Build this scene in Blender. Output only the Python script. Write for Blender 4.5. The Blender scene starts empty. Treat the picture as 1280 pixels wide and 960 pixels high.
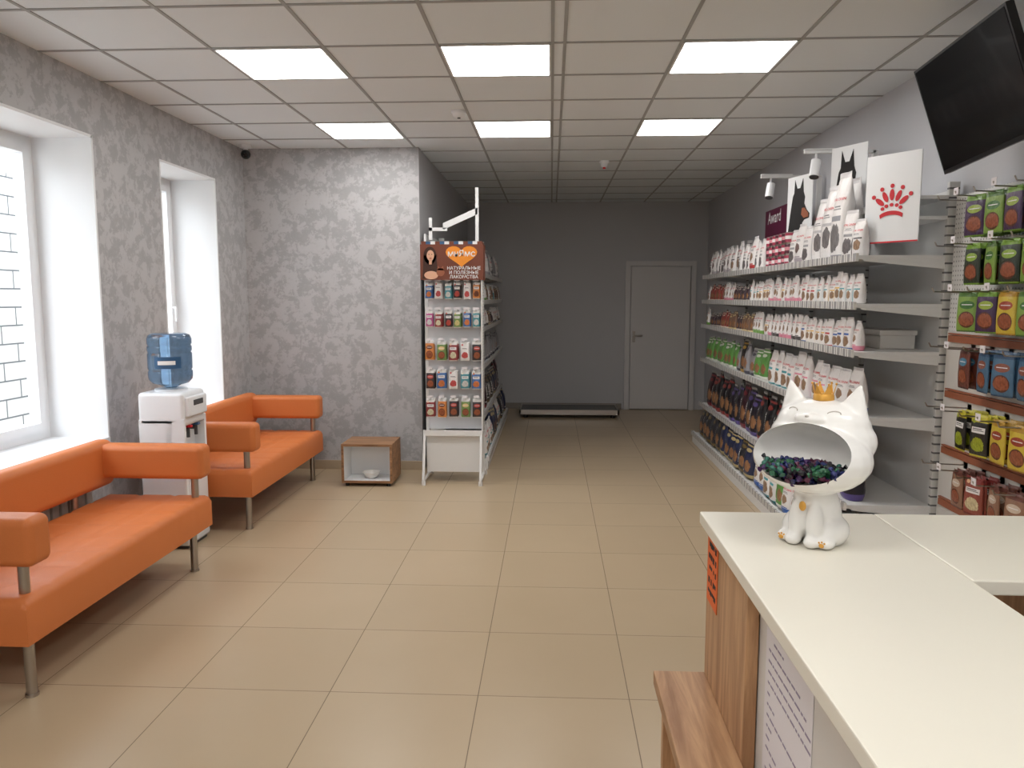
import bpy,bmesh,math,random
from mathutils import Vector,Matrix
random.seed(7)
SC=bpy.context.scene
COL=SC.collection
SC.view_settings.view_transform='Standard'
SC.view_settings.look='None'
SC.view_settings.exposure=0.05

# ------------------------------------------------------------ materials
def s(r,g,b):
    f=lambda c:(c/255/12.92) if c/255<=0.04045 else ((c/255+0.055)/1.055)**2.4
    return (f(r),f(g),f(b),1)
def newmat(name):
    m=bpy.data.materials.new(name); m.use_nodes=True
    nt=m.node_tree; b=nt.nodes['Principled BSDF']
    return m,nt,b
def mat(name,col,rough=.5,metal=0,emit=0,trans=0,bump=0,bscale=60,var=0,coat=0,alpha=1):
    m,nt,b=newmat(name)
    b.inputs['Base Color'].default_value=col
    b.inputs['Roughness'].default_value=rough
    b.inputs['Metallic'].default_value=metal
    b.inputs['Transmission Weight'].default_value=trans
    b.inputs['Coat Weight'].default_value=coat
    if emit:
        b.inputs['Emission Color'].default_value=col; b.inputs['Emission Strength'].default_value=emit
    if bump or var:
        g=nt.nodes.new('ShaderNodeNewGeometry')
        n=nt.nodes.new('ShaderNodeTexNoise'); n.inputs['Scale'].default_value=bscale; n.inputs['Detail'].default_value=3
        nt.links.new(g.outputs['Position'],n.inputs['Vector'])
        if bump:
            bp=nt.nodes.new('ShaderNodeBump'); bp.inputs['Strength'].default_value=bump; bp.inputs['Distance'].default_value=.01
            nt.links.new(n.outputs['Fac'],bp.inputs['Height']); nt.links.new(bp.outputs['Normal'],b.inputs['Normal'])
        if var:
            mx=nt.nodes.new('ShaderNodeMix'); mx.data_type='RGBA'
            mx.inputs[6].default_value=tuple(c*(1-var) for c in col[:3])+(1,)
            mx.inputs[7].default_value=tuple(min(1,c*(1+var)) for c in col[:3])+(1,)
            nt.links.new(n.outputs['Fac'],mx.inputs[0]); nt.links.new(mx.outputs[2],b.inputs['Base Color'])
    return m
def mth(nt,op,a,b=None,c=None):
    n=nt.nodes.new('ShaderNodeMath'); n.operation=op
    for i,v in enumerate((a,b,c)):
        if v is None: continue
        if isinstance(v,(int,float)): n.inputs[i].default_value=v
        else: nt.links.new(v,n.inputs[i])
    return n.outputs[0]
def mixc(nt,f,a,b):
    n=nt.nodes.new('ShaderNodeMix'); n.data_type='RGBA'
    for i,v in ((0,f),(6,a),(7,b)):
        if isinstance(v,(int,float,tuple)): n.inputs[i].default_value=v
        else: nt.links.new(v,n.inputs[i])
    return n.outputs[2]
def worldpos(nt):
    g=nt.nodes.new('ShaderNodeNewGeometry'); sp=nt.nodes.new('ShaderNodeSeparateXYZ')
    nt.links.new(g.outputs['Position'],sp.inputs[0]); return g.outputs['Position'],sp.outputs
def noise(nt,vec,scale,detail=3,dist=0,rough=.5):
    n=nt.nodes.new('ShaderNodeTexNoise'); n.inputs['Scale'].default_value=scale; n.inputs['Detail'].default_value=detail
    n.inputs['Distortion'].default_value=dist; n.inputs['Roughness'].default_value=rough
    nt.links.new(vec,n.inputs['Vector']); return n.outputs['Fac']
def ramp(nt,f,stops):
    r=nt.nodes.new('ShaderNodeValToRGB'); e=r.color_ramp.elements
    e[0].position,e[0].color=stops[0]; e[1].position,e[1].color=stops[-1]
    for p,c in stops[1:-1]:
        k=e.new(p); k.color=c
    nt.links.new(f,r.inputs[0]); return r.outputs[0]
def bumpit(nt,b,h,st,dist=.005):
    bp=nt.nodes.new('ShaderNodeBump'); bp.inputs['Strength'].default_value=st; bp.inputs['Distance'].default_value=dist
    nt.links.new(h,bp.inputs['Height']); nt.links.new(bp.outputs['Normal'],b.inputs['Normal'])

def m_floor():
    m,nt,b=newmat('floor_tile')
    p,xyz=worldpos(nt)
    def line(c,off,mod):
        f=mth(nt,'FRACT',mth(nt,'DIVIDE',mth(nt,'ADD',c,-off+100*mod),mod))
        return mth(nt,'GREATER_THAN',mth(nt,'ABSOLUTE',mth(nt,'SUBTRACT',f,.5)),.5-.003)
    def idx(c,off,mod): return mth(nt,'FLOOR',mth(nt,'DIVIDE',mth(nt,'ADD',c,-off+100*mod),mod))
    g=mth(nt,'MAXIMUM',line(xyz[0],.325,.615),line(xyz[1],2.98,.6))
    wn=nt.nodes.new('ShaderNodeTexWhiteNoise'); wn.noise_dimensions='2D'
    cb=nt.nodes.new('ShaderNodeCombineXYZ')
    nt.links.new(idx(xyz[0],.325,.615),cb.inputs[0]); nt.links.new(idx(xyz[1],2.98,.6),cb.inputs[1])
    nt.links.new(cb.outputs[0],wn.inputs['Vector'])
    n=noise(nt,p,2.2,3)
    base=mixc(nt,n,s(182,161,131),s(192,171,142))
    base=mixc(nt,mth(nt,'MULTIPLY',wn.outputs[0],.4),base,s(176,155,126))
    nt.links.new(mixc(nt,g,base,s(122,106,86)),b.inputs['Base Color'])
    nt.links.new(mth(nt,'ADD',.3,mth(nt,'MULTIPLY',g,.4)),b.inputs['Roughness'])
    bumpit(nt,b,mth(nt,'SUBTRACT',1,g),.2,.001)
    return m
def m_plaster():
    m,nt,b=newmat('mottled_plaster')
    p,_=worldpos(nt)
    n1=noise(nt,p,10.5,12,.35,.68); n2=noise(nt,p,50,5,.2,.6); n3=noise(nt,p,1.3,3)
    k=mth(nt,'ADD',mth(nt,'MULTIPLY',n1,.8),mth(nt,'MULTIPLY',n2,.2))
    c=ramp(nt,k,[(.45,s(190,189,190)),(.495,s(185,184,185)),(.515,s(170,169,170)),(.60,s(165,164,165))])
    c=mixc(nt,mth(nt,'MULTIPLY',n3,.2),c,s(179,178,179))
    nt.links.new(c,b.inputs['Base Color']); b.inputs['Roughness'].default_value=.5
    bumpit(nt,b,k,.15,.003)
    return m
def m_wood(name,c1,c2,axis=2,sc=5):
    m,nt,b=newmat(name)
    p,_=worldpos(nt)
    mp=nt.nodes.new('ShaderNodeMapping'); v=[14,14,14]; v[axis]=1.1
    mp.inputs['Scale'].default_value=v; nt.links.new(p,mp.inputs[0])
    n=noise(nt,mp.outputs[0],sc/3,8,1.2,.6)
    nt.links.new(ramp(nt,n,[(.33,c1),(.5,tuple((a+b_)/2 for a,b_ in zip(c1,c2))),(.62,c2)]),b.inputs['Base Color'])
    b.inputs['Roughness'].default_value=.5
    return m
def m_brick():
    m,nt,b=newmat('white_block')
    g=nt.nodes.new('ShaderNodeNewGeometry'); sp=nt.nodes.new('ShaderNodeSeparateXYZ'); cb=nt.nodes.new('ShaderNodeCombineXYZ')
    nt.links.new(g.outputs['Position'],sp.inputs[0]); nt.links.new(sp.outputs[1],cb.inputs[0]); nt.links.new(sp.outputs[2],cb.inputs[1])
    br=nt.nodes.new('ShaderNodeTexBrick'); br.inputs['Scale'].default_value=1
    br.inputs['Brick Width'].default_value=.46; br.inputs['Row Height'].default_value=.19; br.inputs['Mortar Size'].default_value=.009
    br.inputs['Color1'].default_value=s(192,190,184); br.inputs['Color2'].default_value=s(180,180,176); br.inputs['Mortar'].default_value=s(66,70,74)
    nt.links.new(cb.outputs[0],br.inputs['Vector']); nt.links.new(br.outputs['Color'],b.inputs['Base Color'])
    b.inputs['Roughness'].default_value=.8
    return m
def m_glass():
    m=bpy.data.materials.new('window_glass'); m.use_nodes=True; nt=m.node_tree; nt.nodes.clear()
    o=nt.nodes.new('ShaderNodeOutputMaterial'); t=nt.nodes.new('ShaderNodeBsdfTransparent'); g=nt.nodes.new('ShaderNodeBsdfGlossy')
    g.inputs['Roughness'].default_value=.02
    x=nt.nodes.new('ShaderNodeMixShader'); x.inputs[0].default_value=.05
    nt.links.new(t.outputs[0],x.inputs[1]); nt.links.new(g.outputs[0],x.inputs[2]); nt.links.new(x.outputs[0],o.inputs[0]); return m
def m_stripes(name,base,tag,axis,period,duty,rough=.4,tag2=None):
    m,nt,b=newmat(name)
    p,xyz=worldpos(nt)
    f=mth(nt,'FRACT',mth(nt,'DIVIDE',mth(nt,'ADD',xyz[axis],50),period))
    c=mixc(nt,mth(nt,'LESS_THAN',f,duty),base,tag)
    if tag2: c=mixc(nt,mth(nt,'LESS_THAN',mth(nt,'ABSOLUTE',mth(nt,'SUBTRACT',f,duty*.5)),duty*.12),c,tag2)
    nt.links.new(c,b.inputs['Base Color']); b.inputs['Roughness'].default_value=rough
    return m
def m_perf(name,base,hole,period=.025,r=.2):
    m,nt,b=newmat(name)
    p,xyz=worldpos(nt)
    fz=mth(nt,'SUBTRACT',mth(nt,'FRACT',mth(nt,'DIVIDE',mth(nt,'ADD',xyz[2],50),period)),.5)
    hs=mth(nt,'ADD',xyz[0],xyz[1])
    fx=mth(nt,'SUBTRACT',mth(nt,'FRACT',mth(nt,'DIVIDE',mth(nt,'ADD',hs,50),period)),.5)
    d=mth(nt,'ADD',mth(nt,'MULTIPLY',fz,fz),mth(nt,'MULTIPLY',fx,fx))
    nt.links.new(mixc(nt,mth(nt,'LESS_THAN',d,r*r),base,hole),b.inputs['Base Color']); b.inputs['Roughness'].default_value=.45
    return m
def pack(name,base,shapes,rough=.36):
    m,nt,b=newmat(name)
    tc=nt.nodes.new('ShaderNodeTexCoord'); sp=nt.nodes.new('ShaderNodeSeparateXYZ'); nt.links.new(tc.outputs['UV'],sp.inputs[0])
    u,v=sp.outputs[0],sp.outputs[1]
    cur=base
    for sh in shapes:
        if sh[0]=='r':
            _,u0,u1,v0,v1,c=sh
            mk=mth(nt,'MULTIPLY',mth(nt,'COMPARE',u,(u0+u1)/2,(u1-u0)/2),mth(nt,'COMPARE',v,(v0+v1)/2,(v1-v0)/2))
        elif sh[0]=='e':
            _,cu,cv,ru,rv,c=sh
            a=mth(nt,'DIVIDE',mth(nt,'SUBTRACT',u,cu),ru); bb=mth(nt,'DIVIDE',mth(nt,'SUBTRACT',v,cv),rv)
            mk=mth(nt,'LESS_THAN',mth(nt,'ADD',mth(nt,'MULTIPLY',a,a),mth(nt,'MULTIPLY',bb,bb)),1)
        elif sh[0]=='n':
            _,cu,cv,ru,rv,c=sh
            a=mth(nt,'DIVIDE',mth(nt,'SUBTRACT',u,cu),ru); bb=mth(nt,'DIVIDE',mth(nt,'SUBTRACT',v,cv),rv)
            nn=noise(nt,tc.outputs['UV'],6,4)
            mk=mth(nt,'LESS_THAN',mth(nt,'ADD',mth(nt,'ADD',mth(nt,'MULTIPLY',a,a),mth(nt,'MULTIPLY',bb,bb)),mth(nt,'MULTIPLY',mth(nt,'SUBTRACT',nn,.5),2.2)),1)
            n2=noise(nt,tc.outputs['UV'],11,4); c=mixc(nt,n2,tuple(x*.3 for x in c[:3])+(1,),tuple(min(1,x*1.7) for x in c[:3])+(1,))
        cur=mixc(nt,mk,cur,c)
    if isinstance(cur,tuple): b.inputs['Base Color'].default_value=cur
    else: nt.links.new(cur,b.inputs['Base Color'])
    b.inputs['Roughness'].default_value=rough
    n=noise(nt,tc.outputs['Object'],30,2,1.0); bumpit(nt,b,n,.5,.008)
    return m

FLOOR=m_floor(); PLASTER=m_plaster(); BRICK=m_brick(); GLASS=m_glass()
WALLG=mat('grey_paint',s(188,187,189),.7,bump=.05,bscale=150,var=.03)
WALLR=mat('lilac_grey_paint',s(200,200,204),.7,bump=.05,bscale=150,var=.03)
WALLF=mat('pale_paint',s(220,220,220),.7,bump=.05,bscale=150)
WHITE=mat('white_paint',s(238,239,240),.5,bump=.02,bscale=80)
PVC=mat('white_pvc',s(236,237,239),.3,bump=.01,bscale=30)
TILEC=mat('ceiling_tile',s(230,234,236),.85,bump=.2,bscale=300,var=.03)
GRID=mat('ceiling_grid',s(166,166,165),.6,bump=.02)
BASEB=mat('skirting_tile',s(178,160,136),.4,var=.08,bscale=9)
DARKBASE=mat('grey_skirting',s(140,132,124),.5,var=.05)
METALW=mat('white_metal',s(228,228,227),.4,bump=.01,bscale=90)
DOORW=mat('door_white',s(206,203,202),.45,bump=.02,bscale=40)
EMIT=mat('light_diffuser',(1,.99,.97,1),.5,emit=11.5)
ORANGE=mat('orange_leatherette',s(208,118,60),.52,bump=.12,bscale=260,var=.05)
CHROME=mat('brushed_chrome',s(176,170,164),.28,1,bump=.04,bscale=60)
BLACK=mat('black_plastic',s(20,20,22),.35,bump=.02)
DGREY=mat('dark_grey_plastic',s(74,74,76),.5,bump=.05)
SCREEN=mat('tv_screen',s(10,10,12),.16,coat=.1,bump=.005,bscale=5)
TOPW=mat('white_laminate',s(230,225,211),.3,bump=.01,bscale=30)
PANW=mat('white_panel',s(218,214,208),.5,bump=.02)
OAK=m_wood('oak_laminate',s(150,108,74),s(196,154,114),2)
OAKY=m_wood('oak_laminate_flat',s(150,108,74),s(198,156,116),1)
OAKX=m_wood('oak_laminate_long',s(120,84,56),s(176,132,94),0)
CERAM=mat('white_ceramic',s(240,238,234),.25,coat=.3,bump=.01,bscale=20)
GOLD=mat('gold_paint',s(222,166,76),.38,.4,bump=.05)
PAPER=mat('paper',s(230,225,227),.8,bump=.05)
INK=mat('purple_ink',s(150,138,158),.8,var=.1)
INKB=mat('black_ink',s(25,22,22),.7,var=.1)
CRED=mat('red_print',s(206,32,44),.5,var=.05)
WPRINT=mat('white_print',s(240,240,240),.5,var=.03)
MAROON=mat('maroon_board',s(98,30,62),.5,var=.05)
BROWN=mat('brown_board',s(118,62,42),.5,var=.08,bscale=8)
ORPRINT=mat('orange_print',s(244,150,44),.5,var=.06)
SKIN=mat('portrait_tan',s(226,176,146),.6,var=.05)
HAIR=mat('portrait_hair',s(64,34,22),.6,var=.3,bscale=40)
LILAC=mat('portrait_lips',s(176,70,66),.6,var=.05)
RAILM=m_stripes('price_rail_tags',s(160,158,158),s(236,234,230),1,.085,.5,tag2=s(90,84,84))
PERF=m_perf('perforated_white',s(226,225,222),s(160,158,156))
SLOT=m_stripes('slotted_upright',s(222,221,218),s(110,110,110),2,.05,.2)
TERRA=mat('brown_slat',s(160,96,68),.5,var=.1)
WATER=mat('blue_bottle',s(140,180,218),.08,trans=.9,bump=.02,bscale=15)
LABELB=mat('teal_label',s(50,90,130),.4,var=.35,bscale=14)
RUBBER=mat('grey_ribbed_rubber',s(104,104,102),.6,bump=.3,bscale=180)
RADM=mat('radiator_white',s(205,200,190),.4,bump=.01)
GROUND=mat('paving',s(205,204,200),.9,var=.1)

# ------------------------------------------------------------ mesh helpers
class M:
    def __init__(self): self.bm=bmesh.new()
    def add(self,t,mi=0,mx=None):
        if mx is not None: bmesh.ops.transform(t,matrix=mx,verts=t.verts)
        for f in t.faces: f.material_index=mi
        me=bpy.data.meshes.new('tmp'); t.to_mesh(me); t.free(); self.bm.from_mesh(me); bpy.data.meshes.remove(me); return self
    def box(self,x0,x1,y0,y1,z0,z1,mi=0,bev=0,seg=3,mx=None):
        t=bmesh.new(); bmesh.ops.create_cube(t,size=1)
        bmesh.ops.transform(t,matrix=Matrix.Translation(((x0+x1)/2,(y0+y1)/2,(z0+z1)/2))@Matrix.Diagonal((x1-x0,y1-y0,z1-z0,1)),verts=t.verts)
        if bev: bmesh.ops.bevel(t,geom=list(t.edges),offset=bev,segments=seg,profile=.5,affect='EDGES')
        return self.add(t,mi,mx)
    def cyl(self,p0,p1,r,mi=0,seg=18,r2=None):
        p0,p1=Vector(p0),Vector(p1); d=p1-p0; t=bmesh.new()
        bmesh.ops.create_cone(t,cap_ends=True,segments=seg,radius1=r,radius2=r if r2 is None else r2,depth=d.length)
        q=Vector((0,0,1)).rotation_difference(d.normalized()).to_matrix().to_4x4()
        return self.add(t,mi,Matrix.Translation((p0+p1)/2)@q)
    def sph(self,c,r,mi=0,seg=24,mx=None):
        t=bmesh.new(); bmesh.ops.create_uvsphere(t,u_segments=seg,v_segments=seg//2,radius=1)
        m=Matrix.Translation(c)@(mx if mx is not None else Matrix.Identity(4))@Matrix.Diagonal((r[0],r[1],r[2],1))
        return self.add(t,mi,m)
    def lathe(self,prof,c=(0,0,0),mi=0,seg=32,a0=0,a1=2*math.pi):
        t=bmesh.new(); full=abs(a1-a0-2*math.pi)<1e-6; n=seg if full else seg+1; rings=[]
        for r,z in prof:
            rings.append([t.verts.new((c[0]+r*math.cos(a0+(a1-a0)*i/seg),c[1]+r*math.sin(a0+(a1-a0)*i/seg),c[2]+z)) for i in range(n)])
        for a,b in zip(rings,rings[1:]):
            for i in range(seg):
                j=(i+1)%n; t.faces.new((a[i],a[j],b[j],b[i]))
        if full:
            for rg,rev in ((rings[0],True),(rings[-1],False)):
                try: t.faces.new(rg[::-1] if rev else rg)
                except: pass
        return self.add(t,mi)
    def prism(self,pts,n,mi=0):
        t=bmesh.new(); n=Vector(n); a=[t.verts.new(p) for p in pts]; b=[t.verts.new(Vector(p)+n) for p in pts]
        t.faces.new(a); t.faces.new(b[::-1])
        for i in range(len(a)):
            j=(i+1)%len(a); t.faces.new((a[j],a[i],b[i],b[j]))
        bmesh.ops.recalc_face_normals(t,faces=t.faces)
        return self.add(t,mi)
    def text(self,body,size,mx,mi=0):
        V,F=textgeo(body); t=bmesh.new()
        vs=[t.verts.new(Vector(v)*size) for v in V]
        for f in F:
            try: t.faces.new([vs[i] for i in f])
            except: pass
        return self.add(t,mi,mx)
    def done(self,name,mats,parent=None,smooth=True,wn=True,origin=None,sharp=40):
        me=bpy.data.meshes.new(name); 
        if parent is None and origin is None:
            xs=[v.co.x for v in self.bm.verts]; ys=[v.co.y for v in self.bm.verts]; zs=[v.co.z for v in self.bm.verts]
            origin=((min(xs)+max(xs))/2,(min(ys)+max(ys))/2,min(zs))
        off=Vector(origin) if origin is not None else Vector(parent['o'])
        bmesh.ops.translate(self.bm,verts=self.bm.verts,vec=-off)
        self.bm.to_mesh(me); self.bm.free()
        for m in (mats if isinstance(mats,(list,tuple)) else [mats]): me.materials.append(m)
        if smooth:
            for p in me.polygons: p.use_smooth=True
            me.set_sharp_from_angle(angle=math.radians(sharp))
        o=bpy.data.objects.new(name,me); COL.objects.link(o)
        if parent is not None: o.parent=parent
        else: o.location=off
        if smooth and wn:
            w=o.modifiers.new('wn','WEIGHTED_NORMAL'); w.keep_sharp=True
        return o
_tc={}
def textgeo(body):
    if body in _tc: return _tc[body]
    cu=bpy.data.curves.new('t','FONT'); cu.body=body; cu.align_x='CENTER'; cu.align_y='CENTER'; cu.size=1; cu.resolution_u=2
    cu.offset=.012
    o=bpy.data.objects.new('t',cu); COL.objects.link(o); bpy.context.view_layer.update()
    dg=bpy.context.evaluated_depsgraph_get(); me=bpy.data.meshes.new_from_object(o.evaluated_get(dg))
    r=([tuple(v.co) for v in me.vertices],[tuple(p.vertices) for p in me.polygons])
    bpy.data.objects.remove(o); bpy.data.meshes.remove(me); _tc[body]=r; return r
def root(name,label,cat,o=(0,0,0),group=None):
    e=bpy.data.objects.new(name,None); e.empty_display_size=.1; COL.objects.link(e); e.location=o; e['o']=list(map(float,o))
    return tag(e,label,cat,group)
def tag(o,label,cat,group=None):
    o['label']=label; o['category']=cat
    if group: o['group']=group
    return o
def struct(o): o['kind']='structure'; return o
def dup(o,loc=None,rotz=None,parent=None):
    n=o.copy(); COL.objects.link(n)
    if parent is not None: n.parent=parent
    for c in list(o.children): dup(c,parent=n)
    if loc is not None: n.location=loc
    if rotz is not None: n.rotation_euler=(0,0,rotz)
    return n
FY=Matrix.Rotation(math.radians(90),4,'X')

# ------------------------------------------------------------ room shell
XL,XR,YB,YF,ZC=-2.83,2.22,11.2,-1.4,2.97
YP,XP=7.1,-1.21
struct(M().box(XL-.5,XR+.15,YF-.15,YB+.15,-.1,0).done('floor',FLOOR,origin=(0,0,0),smooth=False))
c=M().box(XL-.5,XR+.15,YF-.15,YB+.15,ZC,ZC+.1,0)
gx=[]
k=0
while -.62*k>XL: gx.append(-.62*k); k+=1
k=0
while .065+.62*k<XR: gx.append(.065+.62*k); k+=1
for g in gx: c.box(g-.009,g+.009,YF,YB,ZC-.005,ZC+.01,1)
k=-9
while 4.28+.6*k<YB:
    yy=4.28+.6*k
    if yy>YF: c.box(XL,XR,yy-.009,yy+.009,ZC-.0052,ZC+.01,1)
    k+=1
struct(c.done('ceiling',[TILEC,GRID],origin=(0,0,ZC),smooth=False))
W1=(3.2,4.74,.72,2.61); W2=(5.56,6.49,.72,2.61)
w=M(); X0=XL-.5
w.box(X0,XL,YF,W1[0],0,ZC)
w.box(X0,XL,W1[1],W2[0],0,ZC)
w.box(X0,XL,W2[1],YP+.1,0,ZC)
for W in (W1,W2):
    w.box(X0,XL,W[0],W[1],0,W[2]); w.box(X0,XL,W[0],W[1],W[3],ZC)
struct(w.done('wall_left',PLASTER,origin=(XL,0,0),smooth=False))
struct(M().box(XL,XP,YP,YP+.12,0,ZC,0).done('wall_alcove',PLASTER,origin=(XL,YP,0),smooth=False))
struct(M().box(XP-.12,XP,YP+.12,YB,0,ZC,0).box(XP-.12,XP+.004,YP+.001,YP+.12,0,ZC,0).done('wall_corridor',WALLG,origin=(XP,YP,0),smooth=False))
struct(M().box(XL-.5,XR+.1,YB,YB+.15,0,ZC).done('wall_back',WALLG,origin=(0,YB,0),smooth=False))
struct(M().box(XR,XR+.15,YF,YB,0,ZC).done('wall_right',WALLR,origin=(XR,0,0),smooth=False))
struct(M().box(XL-.5,XR+.15,YF-.15,YF,0,ZC).done('wall_front',WALLF,origin=(0,YF,0),smooth=False))
struct(M().box(XL,XL+.012,YF,YP,0,.085,0,.002).done('baseboard_left',BASEB,smooth=False))
struct(M().box(XL,XP+.012,YP-.012,YP,0,.085,0,.002).done('baseboard_alcove',BASEB,smooth=False))
struct(M().box(XP,XP+.012,YP,YB,0,.085,0,.002).done('baseboard_corridor',BASEB,smooth=False))
struct(M().box(XP,1.03,YB-.012,YB,0,.085,0,.002).done('baseboard_back',DARKBASE,smooth=False))
struct(M().box(XR-.012,XR,YF,YB,0,.085,0,.002).done('baseboard_right',BASEB,smooth=False))
def window(n,W,mull,handleY):
    y0,y1,z0,z1=W; xi=XL-.39
    t=M(); xo=X0-.01
    t.box(xo,XL+.002,y0-.004,y0+.012,z0,z1).box(xo,XL+.002,y1-.012,y1+.004,z0,z1).box(xo,XL+.002,y0,y1,z1-.012,z1+.004)
    struct(t.done('trim_%d'%n,WHITE,smooth=False))
    struct(M().box(xi,XL+.006,y0-.004,y1+.004,z0-.03,z0+.012,0,.004).done('trim_%d'%(n+2),PVC,smooth=False))
    f=M()
    def ring(a0,a1,b0,b1,w_,xa,xb):
        f.box(xa,xb,a0,a0+w_,b0,b1); f.box(xa,xb,a1-w_,a1,b0,b1)
        f.box(xa,xb,a0+w_-.001,a1-w_+.001,b0,b0+w_); f.box(xa,xb,a0+w_-.001,a1-w_+.001,b1-w_,b1)
    ya,yb,za,zb=y0+.012,y1-.012,z0+.012,z1-.012
    ring(ya,yb,za,zb,.055,xi-.06,xi+.01)
    divs=[ya+.05]+([ (ya+yb)/2 ] if mull else [])+[yb-.05]
    for a,b in zip(divs,divs[1:]): ring(a+.004,b-.004,za+.05,zb-.05,.055,xi-.045,xi+.025)
    fo=f.done('window_%d'%n,PVC,origin=(xi,(y0+y1)/2,z0),smooth=False); struct(fo); fo['o']=[xi,(y0+y1)/2,z0]
    g=M()
    for a,b in zip(divs,divs[1:]):
        g.prism([(xi-.01,a+.055,za+.1),(xi-.01,b-.055,za+.1),(xi-.01,b-.055,zb-.1),(xi-.01,a+.055,zb-.1)],(.004,0,0))
    g.done('glass',GLASS,parent=fo,smooth=False)
    h=M().box(xi+.025,xi+.04,handleY-.014,handleY+.014,1.5,1.57,0,.004).cyl((xi+.04,handleY,1.535),(xi+.065,handleY,1.535),.009)
    h.box(xi+.058,xi+.072,handleY-.01,handleY+.01,1.42,1.545,0,.005).done('handle',PVC,parent=fo)
window(1,W1,True,4.03); window(2,W2,False,6.36)
struct(M().box(-5.75,-5.6,-3,16,-.3,2.9).done('wall_exterior',BRICK,smooth=False,origin=(-5.7,0,-.3)))
struct(M().box(-5.6,X0,-3,16,-.35,-.3).done('floor_exterior',GROUND,smooth=False))
d=root('door_1','white interior door','door',(1.56,YB,0)); del d['label']; del d['category']; struct(d)
M().box(1.14,1.98,YB-.035,YB-.005,.01,2.06,0,.003).done('leaf',DOORW,parent=d,smooth=False)
M().box(1.06,1.13,YB-.05,YB,0,2.13).box(1.99,2.06,YB-.05,YB,0,2.13).box(1.06,2.06,YB-.051,YB,2.065,2.135).done('frame',DOORW,parent=d,smooth=False)
M().box(1.17,1.21,YB-.045,YB-.035,.98,1.14,0,.003).cyl((1.19,YB-.045,1.08),(1.19,YB-.08,1.08),.009).cyl((1.19,YB-.08,1.08),(1.31,YB-.08,1.08),.009).done('handle',CHROME,parent=d)

# ------------------------------------------------------------ ceiling fixtures
def panel(x0,y0):
    r=root('ceiling_light_panel','square recessed ceiling light panel, lit bright white','light',(x0+.31,y0+.3,ZC-.008),'ceiling light panels')
    f=M(); a,b,c_,d_=x0+.008,x0+.612,y0+.008,y0+.592
    for q in ((a,b,c_,c_+.012),(a,b,d_-.012,d_),(a,a+.012,c_,d_),(b-.012,b,c_,d_)): f.box(*q,ZC-.008,ZC)
    f.done('frame',METALW,parent=r,smooth=False)
    M().box(a+.011,b-.011,c_+.011,d_-.011,ZC-.0075,ZC-.001).done('diffuser',EMIT,parent=r,smooth=False)
for yy in (4.28,6.08,.68,-1.12):  # last two rows are out of view, added as fill light
    for xx in (-1.86,-.62,.685): panel(xx,yy)
r=root('smoke_detector','round white smoke detector on the ceiling tiles','smoke detector',(-.68,5.77,ZC))
M().cyl((-.68,5.77,ZC-.02),(-.68,5.77,ZC),.055,0,28).lathe([(.05,-.02),(.045,-.035),(.03,-.045),(.001,-.047)],(-.68,5.77,ZC),0,28).done('base',PVC,parent=r)
M().cyl((-.68,5.77,ZC-.052),(-.68,5.77,ZC-.044),.012,0).done('sensor',DGREY,parent=r)
r=root('alarm_sensor','small white ceiling alarm sensor in the corridor','sensor',(.52,7.9,ZC))
M().cyl((.52,7.9,ZC-.02),(.52,7.9,ZC+.001),.05,0,24).cyl((.52,7.9,ZC-.06),(.52,7.9,ZC-.02),.03,0,24,.04).done('body',PVC,parent=r)
M().cyl((.52,7.9,ZC-.075),(.52,7.9,ZC-.06),.014,0).done('tip',CRED,parent=r)
r=root('security_camera','small dome security camera with black lens at the ceiling corner','camera',(-2.72,6.9,ZC))
M().cyl((-2.72,6.9,ZC-.03),(-2.72,6.9,ZC+.001),.05,0,28).cyl((-2.72,6.9,ZC-.06),(-2.72,6.9,ZC-.03),.02).done('mount',PVC,parent=r)
M().sph((-2.72,6.9,ZC-.085),(.042,.042,.042),0).done('housing',BLACK,parent=r)
M().cyl((-2.71,6.86,ZC-.095),(-2.70,6.85,ZC-.1),.018,0).done('lens',SCREEN,parent=r)

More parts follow.
